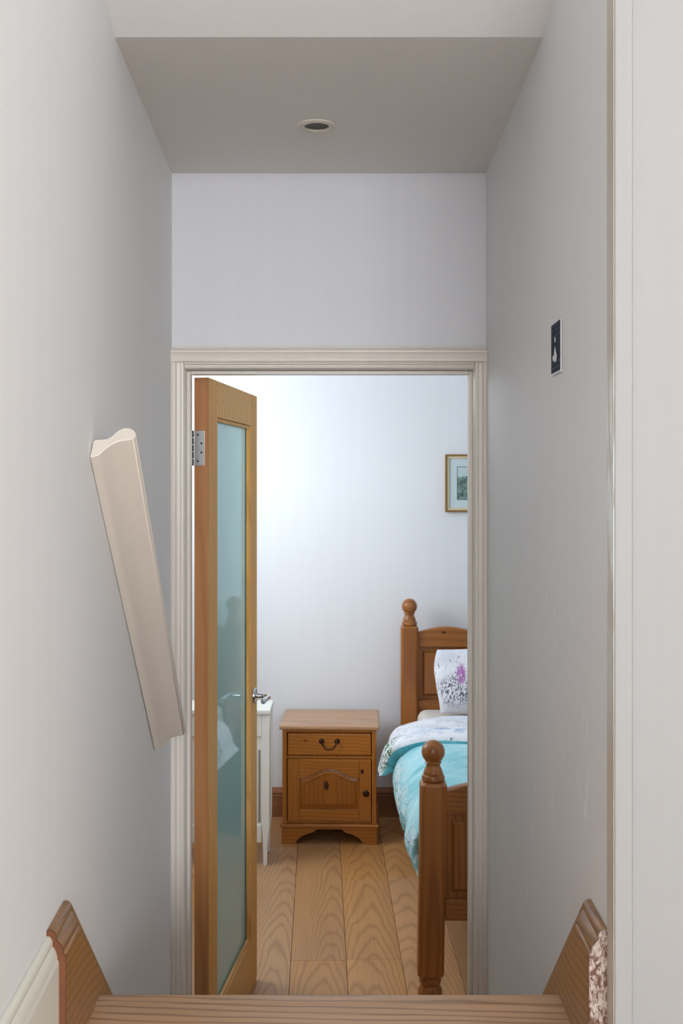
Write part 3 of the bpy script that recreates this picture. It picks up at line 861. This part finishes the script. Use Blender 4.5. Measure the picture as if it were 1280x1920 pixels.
def board(y, crest, ztop_b, zp1, zp0, zr0, name, low=None):
    """panelled end board: crest rail, stiles, fielded panels, bottom rail"""
    b = thing(name, None, None)
    b.parent = bed
    xa, xb = 0.0425, BW - 0.0425
    xs = [xa + (xb - xa) * i / 60 for i in range(61)]
    obj('crest_rail', pr([(x, crest((x - xa) / (xb - xa))) for x in xs] + [(xb, ztop_b), (xa, ztop_b)], y - 0.018, y + 0.018), M['bed_h'], b, bevel=0.005, segs=3)
    obj('bottom_rail', bx(xa, xb, y - 0.018, y + 0.018, zr0, zp0), M['bed_h'], b, bevel=0.003)
    n = 3
    pw = (xb - xa) / n
    for i in range(n):
        p0, p1 = xa + pw * i + (0.0 if i == 0 else 0.02), xa + pw * (i + 1) - (0.0 if i == n - 1 else 0.02)
        def PL(ins, yy): return [(p0 + ins, yy, zp0 + ins), (p1 - ins, yy, zp0 + ins), (p1 - ins, yy, ztop_b - ins), (p0 + ins, yy, ztop_b - ins)]
        obj('panel', loft(bmesh.new(), [PL(0.0003, y + 0.010), PL(0.0003, y + 0.000), PL(0.020, y + 0.000), PL(0.030, y - 0.011), PL(0.032, y - 0.012)]), M['bed_v'], b)
        if i:
            obj('stile', bx(xa + pw * i - 0.0195, xa + pw * i + 0.0195, y - 0.018, y + 0.018, zp0 + 0.0005, ztop_b - 0.0005), M['bed_v'], b, bevel=0.002)
    if low:
        obj('bottom_rail', bx(xa, xb, y - 0.018, y + 0.018, *low), M['bed_h'], b, bevel=0.003)
    return b
def crest_head(t):
    return 0.935 + 0.026 * math.sin(PI * min(t * 3.4, 1.0)) * (1 if t < 0.29 else 0) + (0.0 if t < 0.29 else 0.0) + (0.05 * math.sin(PI * (t - 0.29) / 0.42) if 0.29 <= t <= 0.71 else 0) + (0.026 * math.sin(PI * min((1 - t) * 3.4, 1.0)) if t > 0.71 else 0)
def crest_foot(t):
    return 0.680 + 0.075 * math.sin(PI * t)
board(BL, crest_head, 0.862, 0, 0.606, 0.40, 'headboard')
board(0.0, crest_foot, 0.603, 0, 0.330, 0.262, 'footboard')
for x in (0.0, BW):
    obj('side_rail', bx(x - 0.014, x + 0.014, 0.0435, BL - 0.0435, 0.22, 0.34), M['bed_h'], bed, bevel=0.003)
obj('slat_base', bx(0.015, BW - 0.015, 0.03, BL - 0.03, 0.27, 0.30), M['bed_h'], bed)

def on_bed(o):
    o.location = (BX, BY, 0)
    o.rotation_euler = (0, 0, BR)
    return o
mt = on_bed(obj('mattress', bx(0.035, BW - 0.035, 0.07, BL - 0.03, 0.302, 0.572), M['cream_cotton'], bevel=0.045, segs=4, smooth=True))
prop(mt, 'cream sheeted mattress mostly covered by the teal duvet', 'mattress')

# duvet: hangs over both long sides, tucked down inside the foot board
NT, NS = 90, 64
left = [(-0.062, 0.348), (-0.072, 0.385), (-0.080, 0.44), (-0.068, 0.505), (-0.030, 0.560), (0.03, 0.592), (0.12, 0.608), (0.3, 0.616), (0.51, 0.618)]
prof = left + [(BW - x, z) for x, z in left[-2::-1]]
sec = spline(prof, NT)
bm = bmesh.new()
rows = []
y0d, y1d = 0.065, 1.12
for j in range(NS + 1):
    s = j / NS
    y = y0d + (y1d - y0d) * s
    row = []
    for i, (x, z) in enumerate(sec):
        t = i / (NT - 1)
        side = -1 if t < 0.5 else 1
        hang = max(0.0, min(1.0, (0.60 - z) / 0.2))
        fold = (math.sin(y * 23 + 0.6) * 0.6 + math.sin(y * 41 + 2.0 + z * 6) * 0.4) * 0.016 * hang
        drift = -0.020 * (s ** 1.2) * hang + 0.014 * hang * (1 - s)
        zz = z + 0.010 * math.sin(y * 31 + 1.1) * hang * hang + (1 - hang) * 0.007 * (math.sin(x * 13 + y * 9) * math.sin(y * 7 - x * 5 + 1))
        e = max(0.0, 1 - (y - y0d) / 0.10)
        zz -= (1 - hang) * 0.045 * e * e
        low = max(0.0, min(1.0, (0.52 - z) / 0.17))              # the hem rises towards the foot, one corner drops
        zz += low * (0.085 * (1 - s) ** 1.1 - 0.095 * max(0.0, 1 - s / 0.12) ** 1.5 - 0.02 * s)
        yy = y - 0.0 + 0.012 * math.sin(z * 30) * hang * (1 if j in (0,) else 0)
        row.append(bm.verts.new((x - side * (fold + drift) if side > 0 else x + fold + drift, yy, zz)))
    rows.append(row)
for a, b in zip(rows, rows[1:]):
    for i in range(NT - 1):
        bm.faces.new((a[i], a[i + 1], b[i + 1], b[i]))
dv = on_bed(obj('duvet', bm, M['teal'], smooth=True, auto=False))
so = dv.modifiers.new('thickness', 'SOLIDIFY')
so.thickness = 0.024
so.offset = -1
ss = dv.modifiers.new('soft', 'SUBSURF')
ss.levels = ss.render_levels = 1
prop(dv, 'teal printed duvet with its white edge turned back, spread over the pine bed', 'duvet')

# turned-back edge: thick folded flap, white print outside, teal roll in front and below
fl = [(-0.160, 0.432), (-0.153, 0.475), (-0.135, 0.535), (-0.100, 0.580), (-0.045, 0.612), (0.02, 0.632), (0.12, 0.645), (0.30, 0.648), (0.51, 0.650)]
fp = fl + [(BW - x, z) for x, z in fl[-2::-1]]
NF = 80
fs = spline(fp, NF)
NR = 28
loops = []
for i, (x, z) in enumerate(fs):
    a, b = fs[max(i - 1, 0)], fs[min(i + 1, NF - 1)]
    tx, tz = b[0] - a[0], b[1] - a[1]
    L_ = math.hypot(tx, tz)
    nx, nz = tz / L_, -tx / L_            # towards the bed, below the outer face
    q = i / (NF - 1)
    tap = min(1.0, 0.25 + 14 * min(q, 1 - q))
    th = 0.074 * tap
    yf = 0.865 + 0.17 * max(0.0, min(1.0, (0.10 - x) / 0.24)) ** 1.3 + 0.022 * math.sin(x * 9 + 0.7) + 0.014 * math.sin(x * 21) + (0.02 if q < 0.08 else 0)
    yb = 1.46 + 0.02 * math.sin(x * 9)
    lp = []
    for k in range(NR):                   # round the section: top from back to front, roll, underside to the back
        f = k / (NR - 1)
        if f < 0.45:
            w = f / 0.45
            yy, dd = yb + (yf + th * 0.45 - yb) * w, 0.055 * (1 - w) * tap ** 0.5 * 0.9 + 0.006 * math.sin(w * 9 + x * 14) + 0.005 * math.sin(w * 17 - x * 23 + 1)
        elif f < 0.72:
            w = (f - 0.45) / 0.27
            yy, dd = yf + th * 0.45 * (1 - math.sin(PI * w)), th * 0.5 * (1 - math.cos(PI * w))
        else:
            w = (f - 0.72) / 0.28
            yy, dd = yf + th * 0.45 + (yb - yf - th * 0.45) * w, th + (0.062 * tap - th) * w
        lp.append((x + nx * dd, yy, z + nz * dd))
    loops.append(lp)
bm = loft(bmesh.new(), loops)
for f in bm.faces:
    f.smooth = True
split = int(NR * 0.56)
bm.verts.ensure_lookup_table()
idx = {v: n % NR for n, v in enumerate(bm.verts)}
for f in bm.faces:
    ks = [idx[v] for v in f.verts]
    f.material_index = 1 if len(ks) == 4 and min(ks) >= split else 0
fo = obj('turned_back_edge', bm, [M['white_print'], M['teal_plain']], dv, smooth=True, auto=False)
fo['label'] = 'white printed reverse folded over with a teal rim'
sb = fo.modifiers.new('soft', 'SUBSURF')
sb.levels = sb.render_levels = 1

def pillow(name, w, h, t, mat, flange=0.03, seed=0):
    """x across, z up, y through; a soft plump middle with a thin flange"""
    rnd = random.Random(seed)
    ph = [rnd.uniform(0, 6) for _ in range(6)]
    N = 36
    bm = bmesh.new()
    def pt(u, v, s):
        a, b = abs(u), abs(v)
        core = max(0.0, 1 - a ** 2.6) ** 0.55 * max(0.0, 1 - b ** 2.6) ** 0.55
        pinch = 1 - 0.06 * (v * v) * (1 - u * u) ** 0 * a ** 4
        x = u * w / 2 * (1 - 0.035 * (1 - b * b) * 0 - 0.03 * math.cos(v * 2.4 + ph[0]) * a ** 3) * pinch
        z = v * h / 2 * (1 - 0.025 * math.cos(u * 3 + ph[1]) * b ** 3)
        y = s * (0.004 + t / 2 * core) + 0.008 * math.sin(u * 5 + ph[2]) * math.sin(v * 4 + ph[3]) * core + 0.010 * math.sin(v * 9 + ph[4]) * a ** 6 + 0.008 * math.sin(u * 8 + ph[5]) * b ** 6
        return (x, y, z)
    for s in (-1, 1):
        V = [[bm.verts.new(pt(-1 + 2 * i / N, -1 + 2 * j / N, s)) for i in range(N + 1)] for j in range(N + 1)]
        for j in range(N):
            for i in range(N):
                bm.faces.new((V[j][i], V[j][i + 1], V[j + 1][i + 1], V[j + 1][i]))
        if s == -1: F = V
        else: Bk = V
    e1 = [F[0][i] for i in range(N)] + [F[j][N] for j in range(N)] + [F[N][i] for i in range(N, 0, -1)] + [F[j][0] for j in range(N, 0, -1)]
    e2 = [Bk[0][i] for i in range(N)] + [Bk[j][N] for j in range(N)] + [Bk[N][i] for i in range(N, 0, -1)] + [Bk[j][0] for j in range(N, 0, -1)]
    for i in range(len(e1)):
        j = (i + 1) % len(e1)
        bm.faces.new((e1[i], e1[j], e2[j], e2[i]))
    return obj(name, bm, mat, smooth=True, auto=False)
p1 = pillow('pillow', 0.62, 0.30, 0.12, M['pillow_print'], seed=3)
p1.location = (0.748, 5.085, 0.731)
p1.rotation_euler = (math.radians(-14), 0, BR)
prop(p1, 'upright white pillow with black and purple floral print against the headboard', 'pillow')
